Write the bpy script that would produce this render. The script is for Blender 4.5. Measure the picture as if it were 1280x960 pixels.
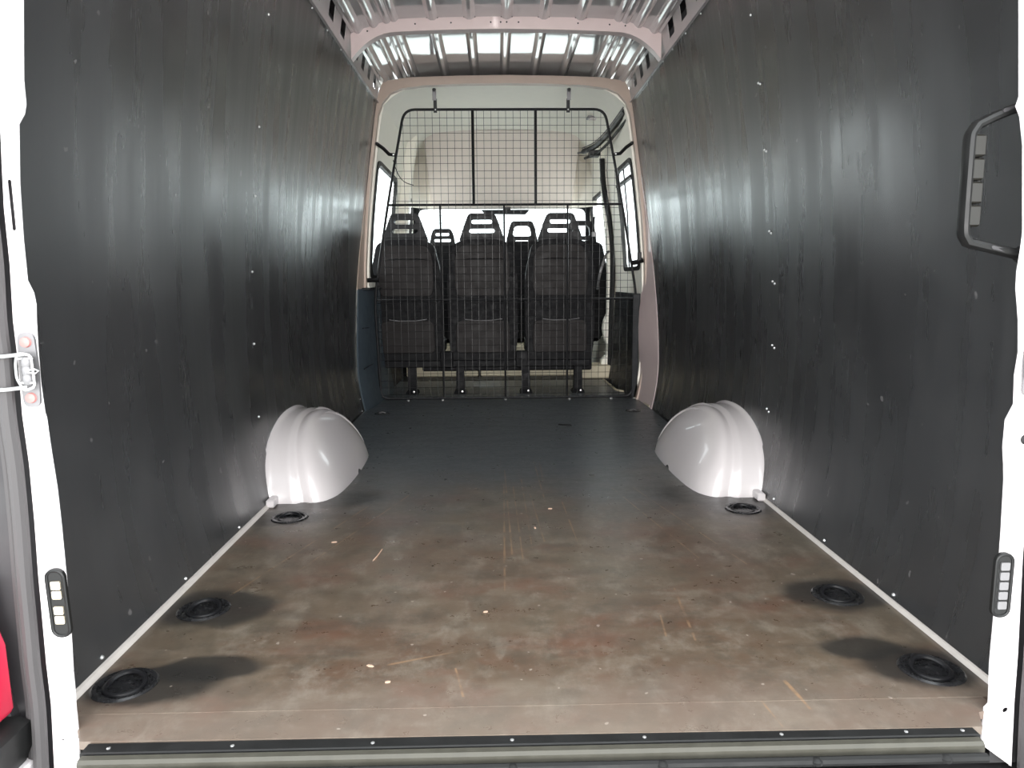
import bpy, math, random
from mathutils import Vector, Matrix
from mathutils.geometry import tessellate_polygon
for o in list(bpy.data.objects): bpy.data.objects.remove(o)
S = bpy.context.scene; COL = S.collection
random.seed(4)
# ---------------------------------------------------------------- camera
t, psi, ro = math.radians(8.02), math.radians(1.26), math.radians(-.418)
F = Vector((math.sin(psi)*math.cos(t), math.cos(psi)*math.cos(t), -math.sin(t)))
R0 = Vector((math.cos(psi), -math.sin(psi), 0)); U0 = R0.cross(F)
RR = R0*math.cos(ro)+U0*math.sin(ro); UU = U0*math.cos(ro)-R0*math.sin(ro)
cd = bpy.data.cameras.new('camera'); cam = bpy.data.objects.new('camera', cd); COL.objects.link(cam)
M = Matrix((RR, UU, -F)).transposed().to_4x4(); M.translation = Vector((-.071, 0, .78)); cam.matrix_world = M
cd.sensor_width = 36; cd.lens = 36*902/1280; cd.clip_start = .02; cd.clip_end = 200
S.camera = cam
# ---------------------------------------------------------------- world, lamps, exposure
w = bpy.data.worlds.new('world'); S.world = w; w.use_nodes = True
w.node_tree.nodes['Background'].inputs[0].default_value = (.93, .98, 1, 1)
w.node_tree.nodes['Background'].inputs[1].default_value = 1.0
fl = bpy.data.lights.new('camera_flash', 'AREA'); fl.energy = 1.3; fl.size = .05; fl.color = (1, .93, .9)
flo = bpy.data.objects.new('camera_flash', fl); COL.objects.link(flo)
flo.matrix_world = M @ Matrix.Translation((.05, .07, -.01))
su = bpy.data.lights.new('low_daylight', 'SUN'); su.energy = .85; su.angle = math.radians(38); su.color = (1, .96, .92)
suo = bpy.data.objects.new('low_daylight', su); COL.objects.link(suo)   # soft low daylight coming in through the open rear doors
suo.rotation_euler = Vector((.02, 1, .0)).to_track_quat('-Z', 'Y').to_euler()
S.view_settings.view_transform = 'Standard'; S.view_settings.look = 'None'
S.view_settings.gamma = 1; S.view_settings.use_curve_mapping = False
S.view_settings.exposure = 2.45

# ---------------------------------------------------------------- materials
class NT:
    def __init__(s, name):
        s.m = bpy.data.materials.new(name); s.m.use_nodes = True; s.t = s.m.node_tree
        s.b = s.t.nodes['Principled BSDF']
    def n(s, kind, ins=None, **kw):
        k = s.t.nodes.new(kind)
        for a, v in kw.items(): setattr(k, a, v)
        for i, v in (ins or {}).items():
            if isinstance(v, bpy.types.NodeSocket): s.t.links.new(v, k.inputs[i])
            else: k.inputs[i].default_value = v
        return k
    def pos(s): return s.n('ShaderNodeNewGeometry').outputs['Position']
    def scale(s, v, sc): return s.n('ShaderNodeVectorMath', {0: v, 1: sc}, operation='MULTIPLY').outputs[0]
    def noise(s, v, sc, det=4, rough=.55): return s.n('ShaderNodeTexNoise', {'Vector': v, 'Scale': sc, 'Detail': det, 'Roughness': rough}).outputs['Fac']
    def rng(s, v, a, b, c=0., d=1., sm=True):
        return s.n('ShaderNodeMapRange', {'Value': v, 'From Min': a, 'From Max': b, 'To Min': c, 'To Max': d}, interpolation_type='SMOOTHSTEP' if sm else 'LINEAR').outputs[0]
    def mth(s, op, a, b=0., c=0.): return s.n('ShaderNodeMath', {0: a, 1: b, 2: c}, operation=op).outputs[0]
    def mix(s, f, a, b):
        k = s.n('ShaderNodeMix', data_type='RGBA')
        for i, v in ((0, f), (6, a), (7, b)):
            if isinstance(v, bpy.types.NodeSocket): s.t.links.new(v, k.inputs[i])
            else: k.inputs[i].default_value = (*v, 1) if isinstance(v, tuple) else v
        return k.outputs[2]
    def set(s, **kw):
        for k, v in kw.items():
            i = s.b.inputs[k.replace('_', ' ')]
            if isinstance(v, bpy.types.NodeSocket): s.t.links.new(v, i)
            else: i.default_value = (*v, 1) if isinstance(v, tuple) and len(v) == 3 else v
    def bump(s, h, st, dist=.01):
        s.t.links.new(s.n('ShaderNodeBump', {'Height': h, 'Strength': st, 'Distance': dist}).outputs[0], s.b.inputs['Normal'])

def mat(name, col, rough=.5, metal=0., var=.12, sc=14., coat=0., spec=.5, emit=None):
    m = NT(name); p = m.pos(); n = m.noise(p, sc)
    a = tuple(c*(1-var) for c in col); b = tuple(min(1, c*(1+var)) for c in col)
    m.set(Base_Color=m.mix(n, a, b), Roughness=m.rng(n, .3, .7, max(.02, rough*(1-var)), rough*(1+var)), Metallic=metal, Coat_Weight=coat, Coat_Roughness=.04)
    m.b.inputs['Specular IOR Level'].default_value = spec
    if emit: m.set(Emission_Color=emit[0], Emission_Strength=emit[1])
    return m.m

MT = {}
MT['paint'] = mat('white_body_paint', (.80, .755, .765), .22, var=.03, coat=.4)
MT['arch'] = mat('wheel_arch_paint', (.53, .49, .49), .26, var=.01, coat=.5)
MT['pink'] = mat('pinkish_primed_paint', (.62, .50, .49), .35, var=.05, coat=.2)
MT['roof'] = mat('roof_paint', (.52, .485, .485), .08, var=.03, coat=.8, spec=.7)
MT['rail'] = mat('roof_rail_paint', (.50, .46, .455), .25, var=.05, coat=.3)
MT['tan'] = mat('tan_hoop_paint', (.46, .36, .30), .4, var=.08)
MT['cream'] = mat('cream_headliner', (.84, .81, .73), .6, var=.04)
MT['liner'] = mat('beige_overhead_shelf', (.74, .66, .60), .6, var=.05)
MT['beige'] = mat('beige_plastic', (.55, .49, .36), .55, var=.08)
MT['black'] = mat('black_steel', (.007, .007, .008), .4, var=.2, spec=.25)
MT['wire'] = mat('black_wire', (.011, .011, .011), .35, var=.2, spec=.3)
MT['rubber'] = mat('black_rubber', (.010, .010, .010), .6, var=.2, spec=.25)
MT['seal'] = mat('grey_rubber_seal', (.055, .051, .052), .55, var=.15, spec=.3)
MT['plastic'] = mat('black_plastic', (.010, .010, .010), .42, var=.2, spec=.3)
MT['grip'] = mat('grip_plastic', (.012, .011, .009), .4, var=.2, spec=.3)
MT['seat'] = mat('seat_vinyl', (.006, .006, .007), .6, var=.25, sc=30, spec=.12)
MT['seatpanel'] = mat('seat_back_shell', (.011, .009, .009), .5, var=.15, spec=.15)
MT['head'] = mat('headrest_plastic', (.012, .012, .013), .5, var=.2, spec=.2)
MT['screw'] = mat('zinc_screw', (.50, .50, .50), .3, metal=.7)
MT['zinc'] = mat('zinc_steel', (.17, .165, .17), .38, metal=.4)
MT['bluegrey'] = mat('blue_grey_trim', (.045, .062, .078), .5, var=.12)
MT['dark'] = mat('dark_trim', (.013, .014, .016), .5, var=.2, spec=.2)
MT['dgrey'] = mat('dark_body_cavity', (.03, .028, .03), .6, var=.2)
MT['door'] = mat('door_inner_paint', (.30, .29, .31), .35, var=.05)
MT['sill'] = mat('grey_sill_plastic', (.055, .053, .055), .35, var=.15, spec=.4)
MT['bar'] = mat('worn_alloy_bar', (.055, .052, .042), .45, metal=.0, var=.25, sc=30, spec=.3)
MT['red'] = mat('red_lamp_lens', (.62, .03, .07), .12, coat=1, var=.05)
MT['clear'] = mat('clear_lamp_lens', (.8, .72, .74), .12, coat=1, var=.03)
MT['brass'] = mat('worn_contact_metal', (.62, .54, .42), .35, metal=.5, var=.15, sc=60)
MT['stripm'] = mat('pale_edge_strip', (.50, .46, .43), .4, var=.12, sc=30)
MT['wood'] = mat('fresh_wood_chip', (.50, .34, .25), .7, var=.15)
MT['redbolt'] = mat('rusty_red_bolt', (.42, .16, .15), .5, var=.2)
MT['ground'] = mat('grey_concrete_ground', (.66, .65, .63), .8, var=.1, sc=2)
MT['cupm'] = mat('lashing_cup_black', (.010, .010, .011), .28, var=.3, sc=50)

def wallmat():
    m = NT('black_phenolic_wall_board'); p = m.pos()
    st = m.noise(m.scale(p, (1, 4.5, .32)), 2.0, 4, .55); st2 = m.noise(m.scale(p, (1, 22, 1.2)), 1.5, 4, .6)
    bl = m.noise(p, 2.4, 4, .6); fine = m.noise(p, 160, 2, .5)
    base = m.mix(m.rng(bl, .3, .7), (.026, .026, .027), (.039, .039, .040))
    chips = m.rng(m.noise(p, 26, 2, .4), .745, .76)
    base = m.mix(m.mth('MULTIPLY', chips, .5), base, (.16, .15, .15))
    r = m.mth('ADD', m.mth('ADD', m.rng(st, .32, .68, .20, .34), m.rng(bl, .35, .65, .0, .05)), m.rng(st2, .3, .7, -.008, .012))
    m.set(Base_Color=base, Roughness=r, Coat_Weight=.0)
    m.b.inputs['Specular IOR Level'].default_value = 1.0
    m.bump(m.mth('ADD', m.mth('MULTIPLY', fine, .15), m.mth('MULTIPLY', bl, .9)), .05, .003)
    return m.m
MT['wall'] = wallmat()

RINGS = [(-.772, 2.363), (-.785, 1.672), (-.808, 1.342), (.776, 2.388), (.776, 1.693), (.800, 1.342)]
def floormat():
    m = NT('worn_brown_phenolic_floor'); p = m.pos()
    sx = m.n('ShaderNodeSeparateXYZ', {0: p}); X, Y = sx.outputs[0], sx.outputs[1]
    big = m.noise(p, 1.5, 8, .62); mid = m.noise(m.scale(p, (2.2, 5, 1)), 2.4, 8, .7); fine = m.noise(p, 38, 6, .7)
    c = m.mix(m.rng(big, .35, .65), (.086, .051, .033), (.102, .080, .056))
    c = m.mix(m.rng(mid, .45, .72), c, (.135, .105, .077))
    red = m.noise(m.scale(p, (1, 1.7, 1)), 3.1, 5, .6)
    c = m.mix(m.mth('MULTIPLY', m.rng(red, .50, .66), .42), c, (.115, .047, .030))
    c = m.mix(m.mth('MULTIPLY', m.rng(fine, .5, .75), .40), c, (.19, .16, .13))
    pat = m.noise(p, 11, 9, .75)
    c = m.mix(m.mth('MULTIPLY', m.rng(pat, .44, .68), .6), c, (.050, .042, .031))
    pat2 = m.noise(m.scale(p, (1.5, 1, 1)), 6.3, 9, .78)
    c = m.mix(m.mth('MULTIPLY', m.rng(pat2, .47, .70), .6), c, (.20, .172, .138))
    drk = m.noise(m.scale(p, (1.4, 4.2, 1)), 2.0, 7, .65)
    c = m.mix(m.mth('MULTIPLY', m.rng(drk, .52, .75), .55), c, (.045, .036, .030))
    # forward the dark film is unworn; its blue lift is painted-in window light
    yy = m.mth('ADD', Y, m.mth('MULTIPLY', m.mth('SUBTRACT', m.noise(p, 2.2, 6, .65), .5), 1.5))
    c = m.mix(m.rng(yy, 1.9, 3.2), c, (.066, .073, .080))
    # paler towards the rear lip
    yl = m.mth('ADD', Y, m.mth('MULTIPLY', m.mth('SUBTRACT', m.noise(p, 5, 5, .7), .5), .22))
    c = m.mix(m.mth('MULTIPLY', m.rng(yl, 1.42, 1.2), .4), c, (.20, .165, .14))
    # soaked dark stains about the lashing cups, darker patches at the wheel arch feet
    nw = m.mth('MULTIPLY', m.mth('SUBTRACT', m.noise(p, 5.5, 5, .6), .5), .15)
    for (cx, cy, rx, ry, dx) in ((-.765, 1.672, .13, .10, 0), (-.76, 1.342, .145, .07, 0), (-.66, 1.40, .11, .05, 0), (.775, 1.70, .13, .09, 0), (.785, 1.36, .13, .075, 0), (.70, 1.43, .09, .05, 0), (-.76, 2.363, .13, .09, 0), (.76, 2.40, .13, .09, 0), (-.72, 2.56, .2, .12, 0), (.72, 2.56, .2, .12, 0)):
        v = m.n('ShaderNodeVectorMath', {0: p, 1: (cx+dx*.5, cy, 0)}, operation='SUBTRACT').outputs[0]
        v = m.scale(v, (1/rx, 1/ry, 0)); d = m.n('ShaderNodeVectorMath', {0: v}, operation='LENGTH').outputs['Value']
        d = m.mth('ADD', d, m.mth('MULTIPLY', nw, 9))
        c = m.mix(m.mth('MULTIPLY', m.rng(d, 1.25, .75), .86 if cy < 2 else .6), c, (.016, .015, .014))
    # dragged scratches
    wob = m.mth('MULTIPLY', m.mth('SUBTRACT', m.noise(p, 9, 2, .5), .5), .02)
    segs = [(-.055, 1.75, -.045, 2.75), (-.03, 2.0, -.04, 2.95), (.0, 1.95, -.01, 2.7), (.03, 2.05, .025, 2.8), (.07, 2.1, .05, 2.6), (.10, 2.5, .09, 3.1), (.17, 2.1, .16, 2.5),
            (.5, 1.95, .36, 2.7), (.62, 1.9, .44, 2.7), (-.75, 1.75, -.52, 2.5), (-.62, 1.9, -.4, 2.6), (-.42, 1.97, -.415, 2.06), (.36, 1.48, .38, 1.75),
            (-.14, 1.28, -.16, 1.38), (.50, 1.22, .49, 1.31), (-.3, 1.40, -.13, 1.46), (.43, 1.17, .42, 1.245), (.30, 1.5, .31, 1.6)]
    acc = None
    for k, (ax, ay, bx, by) in enumerate(segs):
        AB = Vector((bx-ax, by-ay, 0)); L2 = AB.length_squared
        d = m.n('ShaderNodeVectorMath', {0: p, 1: (ax, ay, 0)}, operation='SUBTRACT').outputs[0]
        d = m.scale(d, (1, 1, 0))
        tt = m.n('ShaderNodeVectorMath', {0: d, 1: tuple(AB/L2)}, operation='DOT_PRODUCT').outputs['Value']
        tt = m.n('ShaderNodeClamp', {0: tt}).outputs[0]
        pr = m.n('ShaderNodeVectorMath', {0: tuple(AB), 'Scale': tt}, operation='SCALE').outputs[0]
        q = m.n('ShaderNodeVectorMath', {0: d, 1: pr}, operation='SUBTRACT').outputs[0]
        ln = m.n('ShaderNodeVectorMath', {0: q}, operation='LENGTH').outputs['Value']
        ln = m.mth('ADD', ln, m.mth('MULTIPLY', wob, .35))
        wdt = .0022 if k not in (11, 13, 14) else .003
        s_ = m.rng(ln, wdt*1.5, wdt*.3)
        if k in (11, 13, 14): s_ = m.mth('MULTIPLY', s_, 1.5)
        acc = s_ if acc is None else m.mth('MAXIMUM', acc, s_)
    brk = m.rng(m.noise(m.scale(p, (1, 1, 1)), 14, 3, .6), .38, .55)
    c = m.mix(m.mth('MULTIPLY', m.mth('MULTIPLY', acc, brk), .55), c, (.26, .16, .09))
    str_ = m.rng(m.noise(m.scale(p, (75, 1.1, 1)), 1.0, 3, .6), .64, .72)
    cen = m.rng(m.mth('ABSOLUTE', m.mth('SUBTRACT', X, .03)), .34, .05)
    c = m.mix(m.mth('MULTIPLY', m.mth('MULTIPLY', str_, cen), m.rng(Y, 1.8, 2.3, .0, .28)), c, (.20, .12, .06))
    spk = m.rng(m.noise(p, 55, 1, .3), .775, .80)
    c = m.mix(m.mth('MULTIPLY', spk, .6), c, (.34, .29, .25))
    rr = m.mth('ADD', m.rng(mid, .3, .7, .28, .38), m.rng(fine, .3, .7, -.04, .05))
    m.set(Base_Color=c, Roughness=rr)
    m.b.inputs['Specular IOR Level'].default_value = .6
    m.bump(m.mth('ADD', m.mth('MULTIPLY', fine, .3), mid), .10, .004)
    return m.m
MT['floor'] = floormat()

def glassmat():
    m = NT('window_glass'); nt = m.t
    tr = m.n('ShaderNodeBsdfTransparent', {0: (.93, .97, .965, 1)}); gl = m.n('ShaderNodeBsdfGlossy', {'Roughness': .02})
    lw = m.n('ShaderNodeLayerWeight', {'Blend': .5}).outputs['Facing']; fr_ = m.mth('MULTIPLY_ADD', m.mth('POWER', lw, 5.), .7, .04); mx = m.n('ShaderNodeMixShader', {0: fr_, 1: tr.outputs[0], 2: gl.outputs[0]})
    nt.links.new(mx.outputs[0], nt.nodes['Material Output'].inputs['Surface']); return m.m
MT['glass'] = glassmat()

# ---------------------------------------------------------------- mesh helpers
def smoothstep(x): return x*x*(3-2*x)
class MB:
    def __init__(s): s.v = []; s.f = []
    def add(s, vs, fs):
        o = len(s.v); s.v += [tuple(v) for v in vs]; s.f += [tuple(i+o for i in f) for f in fs]; return s
    def box(s, x0, x1, y0, y1, z0, z1, ch=0.):
        if ch <= 0:
            vs = [(x, y, z) for x in (x0, x1) for y in (y0, y1) for z in (z0, z1)]
            return s.add(vs, [(0, 1, 3, 2), (4, 6, 7, 5), (0, 4, 5, 1), (2, 3, 7, 6), (0, 2, 6, 4), (1, 5, 7, 3)])
        lay = []
        for z, i in ((z0, ch), (z0+ch, 0), (z1-ch, 0), (z1, ch)):
            a, b, c, d = x0+i, x1-i, y0+i, y1-i; k = ch*(.6 if not i else .3)
            lay.append([(a+k, c, z), (b-k, c, z), (b, c+k, z), (b, d-k, z), (b-k, d, z), (a+k, d, z), (a, d-k, z), (a, c+k, z)])
        return s.loft(lay, True, True)
    def loft(s, rings, closed=True, caps=False):
        n = len(rings[0]); vs = [p for r in rings for p in r]; fs = []
        for i in range(len(rings)-1):
            for j in range(n if closed else n-1):
                k = (j+1) % n; fs.append((i*n+j, i*n+k, (i+1)*n+k, (i+1)*n+j))
        if caps: fs.append(tuple(range(n))[::-1]); fs.append(tuple((len(rings)-1)*n+j for j in range(n)))
        return s.add(vs, fs)
    def tube(s, pts, r, n=8, closed=False, rx=None):
        pts = [Vector(p) for p in pts]; rings = []; N_ = len(pts); up = None
        for i, p in enumerate(pts):
            a = pts[(i-1) % N_] if (closed or i > 0) else p; b = pts[(i+1) % N_] if (closed or i < N_-1) else p
            d = (b-a).normalized()
            if up is None: up = Vector((0, 0, 1)) if abs(d.z) < .9 else Vector((1, 0, 0))
            sd = d.cross(up).normalized(); up = sd.cross(d).normalized()
            rr = r[i] if isinstance(r, (list, tuple)) else r
            rings.append([p+(sd*math.cos(2*math.pi*k/n)*(rx or rr)+up*math.sin(2*math.pi*k/n)*rr) for k in range(n)])
        if closed: rings.append(rings[0]); return s.loft(rings, True, False)
        return s.loft(rings, True, True)
    def lathe(s, prof, c, n=20, axis='z'):
        rings = []
        for r, h in prof:
            ring = []
            for k in range(n):
                a = 2*math.pi*k/n; u, v = r*math.cos(a), r*math.sin(a)
                ring.append({'z': (c[0]+u, c[1]+v, c[2]+h), 'y': (c[0]+u, c[1]+h, c[2]-v), 'x': (c[0]+h, c[1]+u, c[2]+v)}[axis])
            rings.append(ring)
        return s.loft(rings, True, prof[0][0] > 1e-4 or prof[-1][0] > 1e-4)
    def plate(s, outer, holes, th, fn):
        """flat sheet with holes: outlines in (u,v), thickness th, mapped by fn(u,v,w)"""
        loops = [outer]+list(holes)
        tris = tessellate_polygon([[Vector((a, b, 0)) for a, b in l] for l in loops])
        flat = [p for l in loops for p in l]; n = len(flat)
        vs = [fn(a, b, 0) for a, b in flat]+[fn(a, b, th) for a, b in flat]; fs = []
        for tr in tris: fs.append(tuple(tr)); fs.append(tuple(i+n for i in reversed(tr)))
        o = 0
        for l in loops:
            m_ = len(l)
            for i in range(m_): j = (i+1) % m_; fs.append((o+i, o+j, o+j+n, o+i+n))
            o += m_
        return s.add(vs, fs)
    def grid(s, us, vs, fn, skip=None):
        nu, nv = len(us), len(vs); V = [fn(u, v) for u in us for v in vs]; fs = []
        for i in range(nu-1):
            for j in range(nv-1):
                if skip and skip((us[i]+us[i+1])/2, (vs[j]+vs[j+1])/2): continue
                fs.append((i*nv+j, (i+1)*nv+j, (i+1)*nv+j+1, i*nv+j+1))
        return s.add(V, fs)
    def build(s, name, m, parent=None, ang=35, solid=0, off=0, bevel=0, kind=None, origin=None):
        import bmesh
        me = bpy.data.meshes.new(name); me.from_pydata(s.v, [], s.f)
        bm = bmesh.new(); bm.from_mesh(me); bmesh.ops.recalc_face_normals(bm, faces=bm.faces)
        if solid:
            bm.normal_update(); vs = list(bm.verts); fs = [tuple(v for v in f.verts) for f in bm.faces]; bd = [tuple(e.verts) for e in bm.edges if e.is_boundary]
            nn = {v: v.normal.copy()*(solid/2) for v in vs}; up_ = {}
            for v in vs: up_[v] = bm.verts.new(v.co-nn[v])
            for v in vs: v.co += nn[v]
            for f in fs: bm.faces.new([up_[v] for v in reversed(f)])
            for a_, b_ in bd: bm.faces.new((a_, b_, up_[b_], up_[a_]))
            bmesh.ops.recalc_face_normals(bm, faces=bm.faces)
        bm.to_mesh(me); bm.free()
        me.materials.append(MT[m]); me.polygons.foreach_set('use_smooth', [True]*len(me.polygons)); me.set_sharp_from_angle(angle=math.radians(ang))
        o = bpy.data.objects.new(name, me); COL.objects.link(o)
        if origin is not None:
            me.transform(Matrix.Translation(-Vector(origin))); o.location = origin
        if parent:
            o.parent = parent
            if origin is None: o.matrix_parent_inverse = Matrix.Translation(-Vector(parent.location)) if parent.location.length else Matrix()
            else: o.location = Vector(origin)-Vector(parent.location)
        if bevel:
            k = o.modifiers.new('bevel', 'BEVEL'); k.width = bevel; k.segments = 3; k.limit_method = 'ANGLE'; k.angle_limit = math.radians(40)
        if kind: o['kind'] = kind
        return o
def tag(o, label, cat=None, group=None, kind=None):
    if label: o['label'] = label
    if cat: o['category'] = cat
    if group: o['group'] = group
    if kind: o['kind'] = kind
    return o
def empty(name, loc, label, cat, group=None):
    o = bpy.data.objects.new(name, None); o.location = loc; o.empty_display_size = .05; COL.objects.link(o)
    return tag(o, label, cat, group)
def struct(o, label, cat='interior'):
    return tag(o, label, cat, None, 'structure')
def rrect(x0, x1, z0, z1, r, n=5):
    out = []
    for cx, cz, a0 in ((x1-r, z0+r, -90), (x1-r, z1-r, 0), (x0+r, z1-r, 90), (x0+r, z0+r, 180)):
        for k in range(n+1):
            a = math.radians(a0+90*k/n); out.append((cx+r*math.cos(a), cz+r*math.sin(a)))
    return out
def circ(cx, cy, r, n=24): return [(cx+r*math.cos(2*math.pi*k/n), cy+r*math.sin(2*math.pi*k/n)) for k in range(n)]
def roundpoly(pts, r, n=5):
    out = []; N_ = len(pts)
    for i in range(N_):
        p = Vector(pts[i]); a = (Vector(pts[i-1])-p); b = (Vector(pts[(i+1) % N_])-p)
        rr = min(r, a.length*.45, b.length*.45) if not isinstance(r, list) else min(r[i], a.length*.45, b.length*.45)
        A = p+a.normalized()*rr; B = p+b.normalized()*rr
        for k in range(n+1):
            u = k/n; out.append(tuple(A*(1-u)**2+p*2*u*(1-u)+B*u*u))
    return out
PZ = [-.15, 0, .08, .15, .22, .3, .45, .65, .8, .9, 1.0, 1.15, 1.3, 1.45, 1.6, 1.75, 1.92, 2.05]
PW = [.868, .885, .902, .915, .925, .930, .934, .934, .930, .926, .920, .907, .890, .872, .852, .829, .800, .765]
def W(z):
    if z <= PZ[0]: return PW[0]
    for i in range(len(PZ)-1):
        if z <= PZ[i+1]: return PW[i]+(PW[i+1]-PW[i])*(z-PZ[i])/(PZ[i+1]-PZ[i])
    return PW[-1]
def rz(x): return 2.110-.012*(min(abs(x), .56)/.56)**2-(.068*((abs(x)-.56)/.22)**1.2 if abs(x) > .56 else 0)           # roof crown
def fr(a, b, n): return [a+(b-a)*i/n for i in range(n+1)]
def catmull(P, n=6):
    P = [Vector(p) for p in P]; out = []
    for i in range(len(P)-1):
        p0 = P[max(i-1, 0)]; p1 = P[i]; p2 = P[i+1]; p3 = P[min(i+2, len(P)-1)]
        for k in range(n):
            u = k/n; out.append(.5*((2*p1)+(p2-p0)*u+(2*p0-5*p1+4*p2-p3)*u*u+(3*p1-p0-3*p2+p3)*u**3))
    return out+[P[-1]]

# ================================================================ SETTING
# ground outside
struct(MB().box(-25, 25, -20, 30, -.66, -.62).build('ground', 'ground'), 'grey concrete ground outside the van', 'ground')
# floor board, with round holes for the lashing cups
fo = [(-.884, 1.245), (.884, 1.245), (.884, 5.03), (.79, 5.13), (.79, 5.74), (-.884, 5.74)]
floor = MB().plate(fo, [circ(x, y, .052) for x, y in RINGS], -.015, lambda u, v, w_: (u, v, w_)).build('floor', 'floor')
struct(floor, 'worn brown plywood load floor with scratches and dark stains', 'floor')
MB().plate([(-.800, 1.168), (.781, 1.158), (.802, 1.199), (.84, 1.206), (.84, 1.2448), (-.85, 1.2448), (-.85, 1.206), (-.816, 1.199)], [], -.015, lambda u, v, w_: (u, v, w_-.0006-.025*(1.2448-v))).build('edge_board', 'floor', floor)
struct(MB().box(-.95, .95, 1.2, 7.6, -.16, -.125).build('trim_1', 'dgrey'), 'dark steel underfloor of the van', 'underfloor')
struct(MB().box(-.95, .95, 5.745, 7.5, -.12, .0).build('trim_2', 'dark'), 'dark cab floor under the front seats', 'floor')
# edge of the floor at the side door step
st = catmull([(.884, 4.42, .006), (.883, 4.8, .006), (.876, 5.0, .006), (.80, 5.12, .006), (.79, 5.3, .006), (.79, 5.74, .006)], 4)
struct(MB().tube(st, .007, 6).build('trim_3', 'beige'), 'pale worn floor edging at the side door step', 'edging')

# outer shell of the body sides, with lining boards fixed to it
def side(s, lab):
    nm = 'wall_left' if s < 0 else 'wall_right'
    zs = fr(-.15, 1.93, 26)
    sh = MB().grid(fr(1.19, 4.86, 8), zs, lambda y, z: (s*(W(z)+.040), y, z)).build(nm, 'dgrey', solid=.012, off=0)
    struct(sh, f'{lab} side of the load bay lined with black film-faced boards', 'wall')
    def front(z): return 4.35+.40*smoothstep(min(1, max(0, z/1.6)))
    for k, (y0, y1) in enumerate(((1.22, 2.598), (2.602, None))):
        us = fr(0, 1, 14); zz = fr(.012, 1.905, 30)
        def fn(u, z):
            ye = y1 if y1 else front(z)
            return (s*(W(z)+.003-(.0025 if k == 0 else 0)), y0+(ye-y0)*u, z)
        pn = MB().grid(us, zz, fn).build('panel', 'wall', sh, solid=.008, off=0)
        pts = (LS if s < 0 else RS)
        for (x, y, z) in pts:
            if (y < 2.6) == (k == 0) or (abs(y-2.6) < .16 and k == 0):
                if abs(y-2.6) < .16 and k == 1 and y >= 2.6: continue
                dz = .5*(W(z+.02)-W(z-.02))/.02
                prof = [(.0001, .0048), (.003, .0045), (.0042, .0028), (.005, 0)]
                pair = [0, .020] if (s > 0 and .2 < z < 1.7 and abs(y-2.6) < .2) else [0]
                for d in pair:
                    MB().lathe([(r, -s*(h+.0005)) for r, h in prof], (s*(W(z)-.003), y-d, z-d*.4), 8, 'x').build('screw', 'screw', pn)
    return sh
LS = [(-.84, 2.63, 1.69), (-.886, 2.62, 1.32), (-.911, 2.615, 1.086), (-.929, 2.589, .823), (-.93, 2.578, .57), (-.93, 2.573, .308), (-.927, 4.40, .269), (-.902, 4.35, .084), (-.888, 4.32, .015), (-.888, 2.207, .022), (-.886, 1.81, .022), (-.888, 1.407, .024), (-.805, 3.126, 1.887), (-.805, 3.392, 1.888), (-.804, 3.672, 1.892), (-.804, 3.962, 1.897), (-.803, 4.355, 1.898)]
RS = [(.825, 2.66, 1.70), (.861, 2.65, 1.47), (.894, 2.64, 1.24), (.922, 2.63, .955), (.93, 2.599, .776), (.93, 2.585, .547), (.93, 2.601, .311), (.887, 1.638, .024), (.886, 2.01, .024), (.907, 2.59, .118), (.918, 2.745, .19), (.804, 3.188, 1.888), (.804, 3.431, 1.888), (.805, 3.668, 1.891), (.804, 3.868, 1.893), (.803, 4.19, 1.898), (.887, 2.40, .03)]
wl = side(-1, 'left'); wr = side(1, 'right')
# pale strip where board meets floor
for s, nm, w_ in ((-1, 'baseboard_left', .013), (1, 'baseboard_right', .009)):
    a = MB()
    a.loft([[(s*(.886-w_), y, .0005), (s*(.886-w_*.6), y, .010), (s*.890, y, .013), (s*.890, y, -.003)] for y in (1.24, 1.7, 2.2, 2.50)], True, True)
    struct(a.build(nm, 'stripm'), f'narrow pale metal strip along foot of the {"left" if s < 0 else "right"} wall', 'baseboard')

# roof skin with pressed ribs running lengthwise
RX = [-.745, -.665, -.60, -.565, -.374, -.187, 0, .187, .374, .565, .60, .665, .745]
def ribz(x):
    z = rz(x)
    for c in RX:
        d = abs(x-c)
        hw = .020 if abs(c) < .5 else .014
        if d < hw+.008: return z-.015*math.cos(d/(hw+.008)*math.pi/2)**1.3
    return z
xs = sorted(x_ for x_ in set([round(v, 4) for v in fr(-.782, .782, 40)]+[round(c+e*k, 4) for c in RX for hw in [(.020 if abs(c) < .5 else .014)] for e in (-1, 1) for k in (hw*.33, hw*.66, hw, hw+.004, hw+.008)]) if abs(x_) < .7825)
def roofy(seg):
    y0, y1 = seg
    return MB().grid(xs, fr(y0, y1, 4), lambda x, y: (x, y, ribz(x)))
ceil = roofy((1.16, 4.95)).build('ceiling', 'roof', solid=.012, off=1, ang=20)
struct(ceil, 'ribbed pale grey steel roof of the load bay', 'ceiling')
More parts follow.
